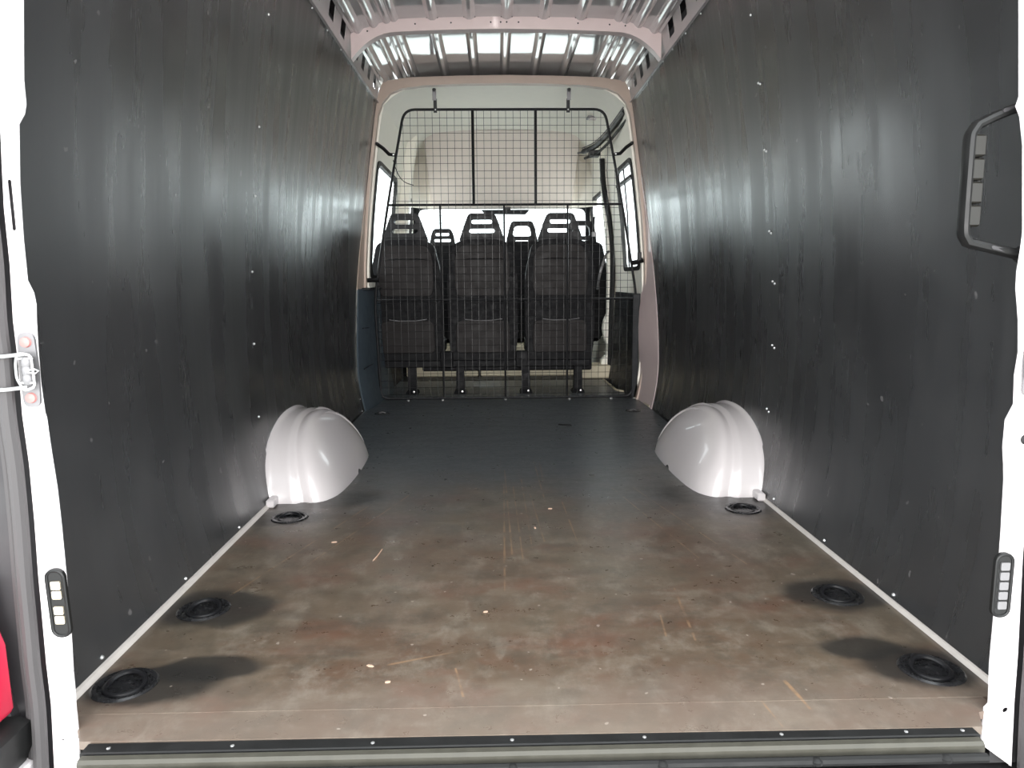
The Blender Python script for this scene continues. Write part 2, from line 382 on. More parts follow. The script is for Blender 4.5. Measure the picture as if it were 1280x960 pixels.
# roof side rails with punched openings
for s in (-1, 1):
    hl = [3.20, 3.448, 3.69, 4.05, 4.225, 4.415, 4.60] if s < 0 else [3.20, 3.437, 3.665, 4.02, 4.20, 4.385, 4.575]
    holes = []
    for i, y in enumerate(hl+[2.96, 2.72, 2.1, 1.8, 1.5]):
        hw = .050 if y < 3.8 else .042
        holes.append(rrect(y-hw, y+hw, 1.955, 2.035, .008 if i != 3 else .03, 4))
    a = MB().plate([(1.2, 1.905), (4.76, 1.905), (4.76, 2.0), (4.95, 2.0), (4.95, 2.075), (1.2, 2.075)], holes, .002, lambda u, v, w_: (s*(.803-(v-1.905)*.17+w_), u, v))
    # folded lip below
    a.loft([[(s*.803, y, 1.905), (s*.803, y, 1.899), (s*.788, y, 1.896), (s*.788, y, 1.902)] for y in (1.2, 4.76)], True, True)
    o = a.build('trim_%d' % (4 if s < 0 else 5), 'rail', ang=25)
    struct(o, f'pale steel roof rail with square openings above the {"left" if s < 0 else "right"} wall', 'rail')
    MB().box(min(s*.86, s*.90), max(s*.86, s*.90), 1.2, 5.0, 1.88, 2.11).build('cavity_panel', 'dgrey', o)
    MB().box(min(s*.76, s*.90), max(s*.76, s*.90), 1.2, 5.0, 2.085, 2.10).build('cavity_panel', 'dgrey', o)
    MB().box(min(s*.81, s*.95), max(s*.81, s*.95), 1.2, 4.8, 1.875, 1.89).build('cavity_panel', 'dgrey', o)
struct(MB().box(-.85, .85, 4.955, 4.965, 2.045, 2.16).build('trim_23', 'dgrey'), 'dark closing strip where the roof meets the cab', 'trim')
# roof bow
def arcz(x, zc, drop, p=2.2): return zc-drop*(abs(x)/.78)**p
bow = MB()
def bowtop(x): return 2.104-.030*(abs(x)/.78)**2.5
def bowbot(x): return 2.045-.028*(abs(x)/.78)**2-.11*max(0, (abs(x)-.56)/.22)**2.2
bx = fr(-.785, .785, 48)
bow.loft([[(x, 3.85, bowbot(x)), (x, 3.85, bowtop(x)), (x, 3.856, bowtop(x)), (x, 3.856, bowbot(x)+.004), (x, 3.90, bowbot(x)+.004), (x, 3.90, bowbot(x)-.002)] for x in bx], True, True)
b = bow.build('roof_bow', 'pink', ceil, ang=30)
for x in (-.70, -.46, -.28, -.08, -.03, .0, .06, .36, .52, .60):
    MB().lathe([(.0001, -.0012), (.0045 if abs(x) < .05 else .003, -.001), (.0045, 0)], (x, 3.85, (bowbot(x)+bowtop(x))/2+.003), 8, 'y').build('bolt_hole', 'dgrey', b)
for x in (-.60, -.374, -.187, .0, .187, .374, .60):  # dark blocks paint in the shade of the gaps between bow and ribs
    MB().box(x-(.05 if abs(x) > .5 else .03), x+(.05 if abs(x) > .5 else .03), 3.845, 3.849, bowtop(x)-.004, bowtop(x)+.006).build('gap_shade', 'dgrey', b)
# hoop at the front of the load bay
def hoop_out(s_):  # right half outline bottom->top
    return [(W(z)-.002, z) for z in (0, .15, .3, .6, .9, 1.2, 1.5, 1.8, 1.92)]+[(.785, 1.975), (.755, 2.028), (.6, 2.05), (.3, 2.060), (0, 2.064)]
ro_ = hoop_out(1); outer = ro_+[(-x, z) for x, z in ro_[-2::-1]]
ri = [(W(z)-.022, z) for z in (.0, .15, .3, .6, .9, 1.2, 1.5, 1.7)]+[(.795, 1.83), (.765, 1.90), (.715, 1.955), (.64, 1.985), (.5, 2.003), (.25, 2.012), (0, 2.015)]
inner = ri+[(-x, z) for x, z in ri[-2::-1]]
hp = MB().plate(outer+inner[::-1], [], .05, lambda u, v, w_: (u, 4.735+w_, v)).build('trim_6', 'tan', ang=30)
struct(hp, 'tan painted roof hoop framing the front of the load bay', 'hoop')
for x in (-.575, -.374, -.187, 0, .187, .374, .575):  # dark blocks stand in for shade in the slots behind the hoop
    MB().box(x-.03, x+.03, 4.90, 4.93, rz(x)-.045, rz(x)-.010).build('gap_shade', 'dgrey', hp)
# pinkish pillar cheek between lining edge and cab
for s in (-1, 1):
    zs = fr(0 if s > 0 else .74, 1.9, 24)
    def cheek(u, z, s=s):
        f_ = 4.36+.40*smoothstep(min(1, z/1.6)); y = f_+(4.80-f_)*u
        blg = (.008+.046*math.exp(-((z-.48)/.28)**2)) if s > 0 else .012
        return (s*(W(z)-.001-blg*u), y, z)
    c_ = MB().grid(fr(0, 1, 3), zs, cheek).build('trim_%d' % (7 if s < 0 else 8), 'pink' if s > 0 else 'tan', solid=.004)
    struct(c_, 'pinkish white door pillar cheek beside the right wall board' if s > 0 else 'tan door pillar edge beside the left wall board', 'pillar')

# ---------------------------------------------------------------- rear opening pillars
LI = [(-.785, 1.285), (-.795, 1.216), (-.806, 1.099), (-.806, 1.063), (-.81, 1.048), (-.82, 1.033), (-.828, .941), (-.831, .853), (-.831, .789), (-.823, .769), (-.821, .751), (-.823, .725), (-.825, .672), (-.826, .619), (-.824, .571), (-.822, .562), (-.82, .511), (-.816, .442), (-.815, .385), (-.815, .314), (-.815, .257), (-.816, .183), (-.819, .109), (-.819, .064), (-.82, .049), (-.82, .003), (-.82, -.028), (-.824, -.075), (-.83, -.137), (-.832, -.30)]
LO = [(-.869, 1.285), (-.865, 1.216), (-.847, 1.099), (-.847, 1.039), (-.851, .978), (-.855, .904), (-.855, .815), (-.859, .725), (-.858, .659), (-.86, .566), (-.857, .484), (-.858, .386), (-.861, .286), (-.862, .199), (-.863, .125), (-.862, .049), (-.868, -.074), (-.871, -.136), (-.872, -.30)]
RI = [(.76, 1.289), (.78, 1.072), (.776, 1.057), (.784, 1.041), (.793, .997), (.806, .856), (.805, .83), (.802, .791), (.803, .764), (.812, .711), (.817, .657), (.814, .616), (.817, .567), (.805, .539), (.805, .49), (.809, .462), (.812, .433), (.815, .346), (.816, .288), (.816, .213), (.816, .091), (.819, .037), (.82, .013), (.813, .005), (.812, -.066)]
RO = [(.843, 1.289), (.836, 1.097), (.848, .843), (.854, .643), (.855, .49), (.855, .36), (.857, .287), (.861, .197), (.865, .106), (.867, .012), (.873, -.112)]
def ext(L, s): return [(s*.745, 1.60), (s*.70, 1.85)] [::-1]+L if s else L
for s, I, O, k in ((-1, LI, LO, 9), (1, RI, RO, 10)):
    I2 = [(s*.70, 1.9), (s*.74, 1.6)]+I; O2 = [(s*.80, 1.9), (s*.86, 1.6)]+O
    holes = []
    if s > 0: holes = [circ(.842, .505, .0095, 12), circ(.852, .0, .006, 8)]
    else: holes = [rrect(-.847, -.839, .868, .948, .003, 2), circ(-.848, -.02, .003, 6)]
    a = MB().plate(I2+O2[::-1], holes, .004, lambda u, v, w_: (u, 1.2+w_, v))
    # return flange running forward to the lining
    a.loft([[(x, 1.203, z), (x+s*.003, 1.203, z), (x+s*.020, 1.216, z), (x+s*.017, 1.216, z)] for x, z in I2], True, False)
    a.loft([[(x, 1.203, z), (x-s*.003, 1.203, z), (x-s*.003+s*.03, 1.24, z), (x+s*.03, 1.24, z)] for x, z in O2], True, False)
    p_ = a.build('trim_%d' % k, 'paint', ang=40)
    struct(p_, f'white painted door pillar at the {"left" if s < 0 else "right"} of the rear opening', 'pillar')
    MB().grid([0, 1], [z for x, z in O2], lambda u, z: (s*.838+s*u*.05, 1.212, z)).build('backing_panel', 'dgrey', p_, solid=.002)
    # body shell outside the pillar: closes the side
    a = MB().grid(fr(1.2, 1.26, 1), fr(-.3, 1.9, 12), lambda y, z: (s*(W(z)+.04), y, z))
    a.build('side_skin', 'dgrey', p_, solid=.004)
# rubber seals
def seal(s, O, label):
    root = empty('door_seal', (s*.9, 1.18, -.14), label, 'seal')
    pts = catmull([(x+s*.013, 1.185, z) for x, z in [(s*.80, 1.9), (s*.85, 1.6)]+O], 3)
    MB().tube(pts, .012, 10).build('seal_tube', 'seal', root)
    MB().tube([(p.x+s*.020, 1.20, p.z) for p in pts], .010, 8).build('seal_lip', 'seal', root)
seal(-1, LO, 'grey rubber door seal down the outside of left rear pillar')
seal(1, RO, 'grey rubber door seal down the outside of right rear pillar')
# dark corner body behind left seal, pale door edge outside right seal
struct(MB().box(-1.06, -.895, 1.21, 1.30, .0, 1.9).build('trim_11', 'dgrey'), 'dark body corner outside the left seal', 'body')
struct(MB().box(.893, 1.10, 1.13, 1.20, -.40, .62, .006).build('door_2', 'door'), 'grey inner edge of the opened right rear door', 'door')
struct(MB().box(-1.10, -.885, 1.10, 1.19, .74, 1.9, .006).build('door_3', 'seal'), 'dark grey edge of the opened left rear door', 'door')

# rear sill: black strip, alloy bar, seal, grey step
sl = MB(); sl.box(-.783, .765, 1.138, 1.166, -.03, -.004, .002)
o = sl.build('trim_12', 'rubber'); struct(o, 'black rubber strip with screws along the rear floor edge', 'strip')
for x in (-.74, -.53, -.29, -.05, .18, .42, .64, .74):
    MB().lathe([(.0036, -.0035), (.0034, .0), (.002, .0008), (.0001, .001)], (x, 1.15, -.003), 10).build('screw', 'screw' if x not in (.04, .38) else 'zinc', o)
sl = MB(); sl.loft([[(x, 1.116, -.03), (x, 1.116, -.010), (x, 1.121, -.005), (x, 1.133, -.005), (x, 1.1375, -.009), (x, 1.1375, -.03)] for x in (-.776, .758)], True, True)
struct(sl.build('trim_13', 'bar'), 'dull alloy threshold bar along the rear edge', 'bar')
sl = MB().tube([(-.772, 1.102, -.022), (0, 1.102, -.022), (.752, 1.102, -.022)], .008, 8)
o = sl.build('trim_14', 'rubber'); struct(o, 'black rubber seal along the rear threshold', 'seal')
for x in (-.60, -.57, -.32, -.05, .20, .46, .68):
    MB().lathe([(.010, -.004), (.010, .002), (.005, .006), (.0001, .0065)], (x, 1.100, -.020), 10).build('clip', 'rubber', o)
sl = MB()
ys = [1.094, 1.090, 1.085, 1.06, .99, .92]; zz = [-.030, -.040, -.050, -.056, -.060, -.066]
sl.plate([(-.74, .90), (.86, .90), (.86, 1.092), (-.768, 1.092)], [circ(.592, 1.045, .012, 14), circ(-.50, .99, .008, 10)], -.006, lambda u, v, w_: (u, v, -.042-.10*(1.092-v)+w_))
o = sl.build('trim_15', 'sill'); struct(o, 'grey pressed rear step below the threshold', 'step')
MB().box(-.85, .86, .88, 1.09, -.16, -.15).build('cavity_panel', 'dgrey', o)
MB().loft([[(.785, y, -.075-.10*(1.09-y)+.03), (.79, y, -.04-.10*(1.09-y)), (.80, y, -.036-.10*(1.09-y)), (.83, y, -.036-.10*(1.09-y))] for y in (.90, 1.0, 1.088)], False).build('end_fold', 'sill', o, solid=.003)

# ================================================================ WHEEL ARCHES
def wheel_arch(s, label):
    yc, a, bz = 2.95, .438, .268
    root = empty('wheel_arch', (s*.80, yc, 0), label, 'wheel arch', None)
    prof = [(.990, 1.05), (.955, 1.045), (.895, 1.0), (.875, .985), (.815, .988), (.792, .990), (.778, .955), (.764, .952), (.745, .968), (.722, .962), (.705, .94), (.690, .90), (.676, .84), (.665, .76), (.656, .64), (.650, .47), (.646, .25), (.645, .06)]
    n = 40; rings = []
    for X, k in prof:
        ring = []
        for i in range(n+1):
            th = math.pi*i/n; cy, sz = math.cos(th), math.sin(th)
            e = .98 if cy > 0 else .88
            yy = yc-a*k*(abs(cy)**e)*(1 if cy > 0 else -1)
            zz_ = bz*k*(max(sz, 0)**(.97 if cy > 0 else .95))
            q = max(zz_, 0)/bz
            wt_ = (.99-X)/.345
            xx = X+.14*wt_*q**1.3-.02*(1-wt_)*q
            ring.append((s*min(xx, W(zz_)+.002), yy, max(zz_, 0)-.004))
        rings.append(ring)
    MB().loft(rings, False).build('arch_shell', 'arch', root, ang=60)
    for X, ym, rad in ((.735, .08, .975), (.690, .17, .908)):
        pts = []
        for i in range(3, 17):
            th = math.pi*(.40+.575*i/16)
            cy, sz = math.cos(th), math.sin(th)
            k = rad; zq = bz*k*(abs(sz)**.95); pts.append((s*(X+.14*((.99-X)/.345)*(zq/bz)**1.3), yc-a*k*(abs(cy)**(.98 if cy > 0 else .88))*(1 if cy > 0 else -1), zq-.003))
        MB().tube(pts, [.0005, .003]+[.0062]*(len(pts)-3)+[.004], 8).build('pressed_rib', 'arch', root)
    MB().box(min(s*.855, s*.884), max(s*.855, s*.884), yc-a*1.04-.030, yc-a*1.0+.015, .0, .030, .005).build('foot_tab', 'arch', root)
    return root
wheel_arch(-1, 'rounded white steel wheel arch against the left wall')
wheel_arch(1, 'rounded white steel wheel arch against the right wall')

# ================================================================ LASHING RINGS
RL = ['black round lashing point beside the left wheel arch', 'black lashing point in the dark stain, middle of left floor row', 'black lashing point nearest the rear left corner',
      'black round lashing point beside the right wheel arch', 'black lashing point in the dark stain, middle of right floor row', 'black lashing point nearest the rear right corner']
for i, (x, y) in enumerate(RINGS):
    root = empty('lashing_point', (x, y, 0), RL[i], 'lashing point', 'lashing points let into the floor')
    MB().lathe([(.0001, -.026), (.030, -.026), (.041, -.020), (.046, -.004), (.050, .003), (.058, .004), (.062, .001), (.062, -.002)], (x, y, 0), 32).build('recessed_cup', 'cupm', root)
    tl = .35 if i in (1, 2, 4, 5) else .12
    pts = []
    for k in range(24):
        a = 2*math.pi*k/24; u, v = .036*math.cos(a), .036*math.sin(a)
        pts.append((x+u, y+v, -.008+(.010 if v > 0 else 0)*(v/.036)+tl*.02))
    MB().tube(pts, .0055, 8, closed=True).build('ring', 'black', root)
    MB().tube([(x-.022, y+.012, -.012), (x, y+.014, -.006), (x+.022, y+.012, -.012)], .007, 8).build('ring_clamp', 'cupm', root)

# ================================================================ MESH GRILLE
G = empty('mesh_grille', (0, 4.8, .0), 'black steel mesh grille between load bay and seats', 'grille')
GP = [(-.845, .006), (.845, .006), (.866, .668), (.761, 1.28), (.640, 1.866), (-.640, 1.866), (-.761, 1.28), (-.866, .668)]
gp = roundpoly(GP, [.06, .06, .12, .2, .07, .07, .2, .12], 6)
MB().tube([(x, 4.8, z+.006) for x, z in gp], .0085, 8, closed=True).build('frame_tube', 'black', G)
def hw(z):   # half width of the frame at height z
    if z < .668: return .845+(.866-.845)*z/.668
    if z < 1.28: return .866+(.761-.866)*(z-.668)/.612
    return .761+(.640-.761)*(z-1.28)/.586
for z in (1.28, .668):
    MB().tube([(-hw(z), 4.8, z), (hw(z), 4.8, z)], .0075, 8).build('cross_bar', 'black', G)
for x in (-.205, .197): MB().tube([(x, 4.8, 1.28), (x, 4.8, 1.866)], .0095, 8).build('upright_bar', 'black', G)
for x in (-.424, -.009, .405): MB().tube([(x, 4.8, .01), (x, 4.8, 1.28)], .0065, 8).build('upright_bar', 'black', G)
px_ = .0468
x = -.866+.03
while x < .866:
    lo, hi = .012, 1.866
    while hi > .1 and hw(hi) < abs(x)+.002: hi -= .01
    while lo < .668 and hw(lo) < abs(x)+.002: lo += .01
    if hi-lo > .1: MB().tube([(x, 4.792, lo), (x, 4.792, hi)], .0014, 5).build('wire', 'wire', G)
    x += px_
z = .04
while z < 1.86:
    MB().tube([(-hw(z), 4.789, z), (hw(z), 4.789, z)], .0014, 5).build('wire', 'wire', G); z += px_
def bracket(pts, pts2, w_, nm='bracket'):
    MB().tube(pts, w_, 4).build(nm, 'black', G)
    if pts2: MB().tube(pts2, w_*1.05, 4).build('bracket_plate', 'zinc', G)
for s, x in ((-1, -.44), (1, .405)):
    o = MB(); o.box(x-.011, x+.011, 4.785, 4.792, 1.85, 1.935); o.build('bracket', 'black', G)
    o = MB(); o.box(x-.012-s*-.004, x+.012-s*-.004, 4.780, 4.786, 1.925, 1.995); q = o.build('bracket_plate', 'zinc', G)
    MB().lathe([(.011, 0), (.011, -.012), (.0001, -.013)], (x+s*.004, 4.780, 1.985), 10, 'y').build('bolt', 'black', q)
    MB().lathe([(.005, 0), (.004, -.004), (.0001, -.005)], (x, 4.785, 1.868), 8, 'y').build('bolt', 'screw', G)
for s in (-1, 1):
    o = MB().tube([(s*.705, 4.79, 1.592), (s*.74, 4.785, 1.595), (s*.775, 4.775, 1.63), (s*.818, 4.765, 1.66)], .011, 4); q = o.build('bracket', 'black', G)
    MB().lathe([(.008, 0), (.008, -.01), (.0001, -.012)], (s*.812, 4.757, 1.657), 8, 'y').build('bolt', 'black', q)
    MB().lathe([(.006, 0), (.005, -.004), (.0001, -.005)], (s*.712, 4.776, 1.592), 8, 'y').build('bolt', 'screw', q)
for s, z in ((1, .90),):
    q = MB().tube([(s*.825, 4.79, z), (s*.86, 4.785, z+.005), (s*.90, 4.775, z+.02)], .016, 4).build('bracket', 'black', G)
    MB().box(.862, .888, 4.770, 4.79, z+.01, z+.07, .003).build('catch', 'black', q)
q = MB().tube([(-.83, 4.79, .80), (-.875, 4.785, .80), (-.905, 4.775, .80)], .014, 4).build('bracket', 'black', G)
for x in (-.66, -.43, -.009, .42, .70):
    MB().lathe([(.009, -.004), (.009, .004), (.0001, .006)], (x, 4.775, .004), 8).build('foot_bolt', 'screw', G)

# ================================================================ CAB SHELL
def sidewall(s, Y0, Y1, holes, name, m, label, cat='wall', z0=-.1, z1=2.0, inset=.024, yn=None):
    ys = sorted(set(fr(Y0, Y1, 14)+[h[0] for h in holes]+[h[1] for h in holes])); zs = sorted(set(fr(z0, z1, 24)+[h[2] for h in holes]+[h[3] for h in holes]))
    def Wc(z): return W(z)-inset if z < 1.9 else W(z)-inset-(z-1.9)*.35
    o = MB().grid(ys, zs, lambda y, z: (s*Wc(z), y, z), lambda y, z: any(h[0] < y < h[1] and h[2] < z < h[3] for h in holes)).build(name, m, solid=.02, off=0)
    return struct(o, label, cat)
HL = [(4.835, 5.76, .82, 1.56), (6.22, 6.95, .90, 1.52)]
HR = [(4.835, 5.42, .87, 1.57), (6.08, 6.95, .90, 1.52)]
cl = sidewall(-1, 4.79, 7.4, HL, 'wall_cab_left', 'cream', 'cream cab side wall at left with windows')
cr_ = sidewall(1, 4.79, 7.4, HR, 'wall_cab_right', 'cream', 'cream cab side wall at right with sliding door window')
# lower dark trims
def lowtrim(s, Y0, Y1, z1, m, name, label, off=.038):
    o = MB().grid(fr(Y0, Y1, 6), fr(-.02, z1, 12), lambda y, z: (s*(W(z)-off-.010*math.sin(min(1, z/.7)*math.pi)), y, z)).build(name, m, solid=.012)
    return struct(o, label, 'trim')
t1 = MB().grid(fr(0, 1, 8), fr(0, .745, 16), lambda u, z: (-(W(z)-.006-.062*u**.5), 4.40+.17*smoothstep(min(1, z/.9))+(5.35-4.5)*u, z)).build('trim_16', 'bluegrey', solid=.010)
struct(t1, 'blue grey plastic trim low on the left beyond the wall board', 'trim')
MB().box(-.915, -.862, 4.62, 5.4, .738, .752, .003).build('top_ledge', 'dark', t1)
MB().tube([(-.905, 4.56, .50), (-.895, 4.7, .495), (-.885, 5.1, .50)], .004, 6).build('crease', 'dark', t1)
MB().tube([(-.895, 4.50, .25), (-.885, 4.62, .255), (-.875, 5.0, .25)], .004, 6).build('crease', 'dark', t1)
lowtrim(-1, 5.36, 7.3, .80, 'dark', 'trim_17', 'dark lower trim of the left cab side')
t2 = lowtrim(1, 4.81, 5.76, .70, 'dark', 'door_1', 'dark grey lower panel of the sliding side door', .045)
MB().box(.84, .882, 4.79, 4.84, .0, .70, .004).build('door_edge', 'dark', t2)
struct(MB().grid(fr(5.13, 5.76, 3), [-.1, 0], lambda y, z: (.93, y, z)).build('trim_18', 'dgrey'), 'dark step well beside the side door', 'step')
# cream door post in front of the sliding door
pp = [(.835, .0), (.80, .02), (.79, .10), (.80, .15), (.835, .18), (.845, .25), (.815, .33), (.805, .40), (.815, .47), (.838, .52), (.84, .80), (.828, 1.1), (.80, 1.35), (.775, 1.6), (.755, 1.8), (.74, 1.96)]
oo = [(W(z)-.03, z) for z in (1.96, 1.6, 1.2, .8, .4, 0)]
post = MB().plate(pp+oo, [], .10, lambda u, v, w_: (u, 5.86+w_, v)).build('trim_19', 'cream', bevel=.008)
struct(post, 'cream door post in front of the sliding door opening', 'pillar')
MB().box(.62, .86, 5.80, 6.02, .0, .11, .01).build('step_foot', 'beige', post)
MB().tube(catmull([(.772, 5.80, 1.73), (.785, 5.84, 1.60), (.805, 5.84, 1.45), (.845, 5.84, 1.25), (.868, 5.84, 1.05), (.872, 5.84, .80), (.866, 5.84, .5), (.858, 5.84, .02)], 4), .021, 8).build('door_rubber', 'rubber', post)
# left post
struct(MB().plate([(-.80, .8), (-.78, 1.3), (-.73, 1.7), (-.68, 1.97), (-.78, 1.97), (-.86, 1.4), (-.90, .8)], [], .12, lambda u, v, w_: (u, 6.02+w_, v)).build('trim_20', 'cream', bevel=.01), 'cream post between the left cab windows', 'pillar')
# cab ceiling vault
def cz(x, y):
    zc = 2.028-.10*max(0, (y-6.0))**1.5
    ax = abs(x); return zc-.018*(ax/.6)**2-(.10*((ax-.55)/.22)**2 if ax > .55 else 0)
cb = MB().grid(fr(-.82, .82, 32), fr(4.775, 7.0, 12), lambda x, y: (x, y, cz(x, y))).build('ceiling_cab', 'cream', solid=.015, off=1)
struct(cb, 'cream curved headliner above the seats', 'ceiling')
MB().grid(fr(-.85, .85, 8), fr(4.96, 7.3, 3), lambda x, y: (x, y, 2.15)).build('outer_skin', 'dgrey', cb, solid=.01)
# overhead shelf front
ov = MB()
prof = [(6.12, 2.01), (6.20, 1.99), (6.28, 1.94), (6.42, 1.84), (6.62, 1.68), (6.82, 1.53), (6.90, 1.482), (6.95, 1.470), (7.02, 1.468), (7.02, 2.02)]
def edge(u): return u
xsx = [-.66, -.645, -.60, -.3, 0, .3, .60, .645, .66]
ov.loft([[(x, y+(.05 if abs(x) > .65 else (.012 if abs(x) > .64 else 0)), z) for y, z in prof] for x in xsx], True, True)
o = ov.build('wall_front', 'liner', ang=40); struct(o, 'beige overhead shelf above the windscreen', 'wall')
for s in (-1, 1):
    sd = MB().grid(fr(.64, .86, 5), fr(1.46, 2.0, 8), lambda u, z: (s*u, 6.90-.22*max(0, (u-.70)/.16)-.25*(z-1.46), z))
    struct(sd.build('trim_%d' % (21 if s < 0 else 22), 'cream', solid=.01), 'cream corner trim beside overhead shelf at the %s' % ('left' if s < 0 else 'right'), 'trim')
    MB
# windscreen surround, dashboard
wsb = [(-.84, .85), (.84, .85), (.80, 1.47), (-.80, 1.47)]
def wsmap(u, v, w_): return (u, 7.02+(1.47-v)*.75+.10*0-w_*.6, v)
a = MB().plate([(-.93, .0), (.93, .0), (.86, 1.53), (-.86, 1.53)], [roundpoly([(-.86, .90), (.86, .90), (.79, 1.468), (-.79, 1.468)], .06)], .02, wsmap).build('window_frame_front', 'dark')
struct(a, 'dark windscreen surround', 'window')
gw = MB().plate(roundpoly([(-.865, .895), (.865, .895), (.795, 1.473), (-.795, 1.473)], .06), [], .006, wsmap).build('window_1', 'glass'); struct(gw, 'wide windscreen full of daylight', 'window')
d = empty('dashboard', (0, 7.1, 0), 'dark dashboard under the windscreen', 'dashboard')
MB().loft([[(x, 6.95, .35), (x, 6.90, .70), (x, 6.95, .86), (x, 7.1, .90), (x, 7.38, .88), (x, 7.38, .35)] for x in fr(-.86, .86, 8)], True, True).build('dash_body', 'plastic', d)
MB().box(.30, .62, 6.93, 7.1, .84, .93, .02).build('instrument_hood', 'plastic', d)
# side windows: frames, panes
def win(s, h, n, label, fm='rubber'):
    y0, y1, z0, z1 = h
    def mp(u, v, w_): return (s*(W(v)-.030-w_), u, v)
    o_ = rrect(y0-.012, y1+.012, z0-.012, z1+.012, .05); i_ = rrect(y0+.022, y1-.022, z0+.022, z1-.022, .07)
    def dens(L):
        out = []
        for i in range(len(L)):
            a, b = Vector(L[i]), Vector(L[(i+1) % len(L)]); k = max(1, int((b-a).length/.08))
            out += [tuple(a.lerp(b, j/k)) for j in range(k)]
        return out
    a = MB()
    O_, I_ = dens(o_), dens(i_)
    def ring(L, w_): return [mp(u, v, w_) for u, v in L]
    # same parametrisation by angle keeps the ring even
    c = ((y0+y1)/2, (z0+z1)/2)
    N_ = 72
    def cast(rr, off):
        out = []
        hy, hz = (y1-y0)/2+off, (z1-z0)/2+off
        for k in range(N_):
            t_ = 2*math.pi*k/N_; e = .16
            cu, sv = math.cos(t_), math.sin(t_)
            out.append((c[0]+hy*abs(cu)**e*(1 if cu > 0 else -1), c[1]+hz*abs(sv)**e*(1 if sv > 0 else -1)))
        return out
    A, B = cast(0, .016), cast(0, -.012)
    a.loft([ring(A, -.01), ring(A, .012), ring(B, .016), ring(B, -.012), ring(A, -.01)], True)
    f_ = a.build('window_%d' % n, fm); struct(f_, label, 'window')
    MB().grid(fr(y0-.01, y1+.01, 2), fr(z0-.01, z1+.01, 10), lambda y, z: mp(y, z, -.004)).build('pane', 'glass', f_)
    return f_
win(-1, HL[0], 2, 'bright side window behind the left of the grille')
win(-1, HL[1], 3, 'bright front door window at the left of the cab')
w4 = win(1, HR[0], 4, 'bright sliding door window behind the right of the grille')
MB().tube([(.876, 5.14, .88), (.858, 5.14, 1.25), (.825, 5.14, 1.55)], .006, 6).build('sliding_divider', 'dark', w4)
win(1, HR[1], 5, 'bright front door window at the right of the cab')
MB().box(.815, .848, 4.85, 5.40, 1.455, 1.475, .003).build('top_bar', 'dark', w4)

# front bulkhead below the windscreen closes the cab
struct(MB().box(-.95, .95, 7.44, 7.46, -.15, .90).build('wall_bulkhead', 'dgrey'), 'dark bulkhead behind the dashboard', 'wall')

# ================================================================ SEATS
def backrest_outline(w_, h, top=.80):
    a = w_/2
    return roundpoly([(-a*.92, 0), (a*.92, 0), (a, h*.25), (a, h*.72), (a*top, h*.97), (a*.45, h), (-a*.45, h), (-a*top, h*.97), (-a, h*.72), (-a, h*.25)], .06, 4)
def headrest(parent, cx, y, z0, wb, wt, h, kind, m='head', th=.055):
    o_ = roundpoly([(-wb/2, 0), (wb/2, 0), (wt/2+.012, h*.72), (wt/2-.01, h), (-wt/2+.01, h), (-wt/2-.012, h*.72)], [.02, .02, .03, .075, .075, .03], 6)
    if kind == 'slots':
        hs = [rrect(-wt*.36, wt*.36, h*.62, h*.78, h*.07, 4), rrect(-wt*.44, wt*.44, h*.30, h*.46, h*.075, 4)]
    else:
        hs = [roundpoly([(-wb*.30, h*.30), (wb*.30, h*.30), (wt*.33, h*.78), (-wt*.33, h*.78)], .03, 4), rrect(-wb*.2, wb*.2, h*.06, h*.12, h*.028, 3)]
    return MB().plate(o_, hs, th, lambda u, v, w_: (cx+u, y+w_-.05*v, z0+v)).build('headrest', m, parent, bevel=.010)
def back(root, cx, y, z0, z1, w_, hr, kind='slots', shell=True, hw_=(.32, .20), hh=.19):
    h = z1-z0; lean = -.06
    mp = lambda u, v, q: (cx+u, y+q+lean*(v/h), z0+v)
    b = MB().plate(backrest_outline(w_, h), [], .11, mp).build('backrest', 'seat', root, bevel=.025)
    if shell:
        k = w_*.385
        MB().plate(roundpoly([(-k*.92, h*.56), (k*.92, h*.56), (k, h*.62), (k, h*.86), (k*.8, h*.955), (-k*.8, h*.955), (-k, h*.86), (-k, h*.62)], .04, 4), [], .014, lambda u, v, q: mp(u, v, q-.014)).build('back_shell', 'seatpanel', b, bevel=.005)
        MB().tube([mp(-k*.62, h*.845, -.016), mp(-k*.4, h*.85, -.018), mp(k*.4, h*.85, -.018), mp(k*.78, h*.845, -.016)], .003, 5).build('crease', 'seat', b)
        MB().plate(roundpoly([(-k*1.02, h*.10), (k*1.02, h*.10), (k*.98, h*.36), (-k*.98, h*.36)], .04, 4), [], .02, lambda u, v, q: mp(u, v, q-.02)).build('lower_shell', 'seatpanel', b, bevel=.006)
        MB().tube([mp(-k*.66, h*.372, -.020), mp(-k*.3, h*.362, -.024), mp(k*.3, h*.362, -.024), mp(k*.72, h*.374, -.020)], .0035, 5).build('piping', 'zinc', b)
    headrest(b, cx, y+.03+lean, z1-.012, hw_[0], hw_[1], hh, kind)
    return b
bench = empty('passenger_bench', (-.15, 5.15, 0), 'black three-seat bench row directly behind the grille', 'seat')
for cx in (-.690, -.160, .383):
    back(bench, cx, 5.12, .20, 1.075, .49, True)
    MB().box(cx-.235, cx+.235, 5.20, 5.66, .24, .38, .03).build('seat_cushion', 'seat', bench, bevel=0)
MB().box(-.90, .60, 5.10, 5.15, .185, .235, .006).build('frame_rail', 'seat', bench)
MB().box(-.60, .62, 5.16, 5.60, .150, .24, .01).build('seat_frame', 'seat', bench)
for cx in (-.42, .115): MB().box(cx-.045, cx+.045, 5.08, 5.14, .18, .30, .01).build('recliner_joint', 'seat', bench)
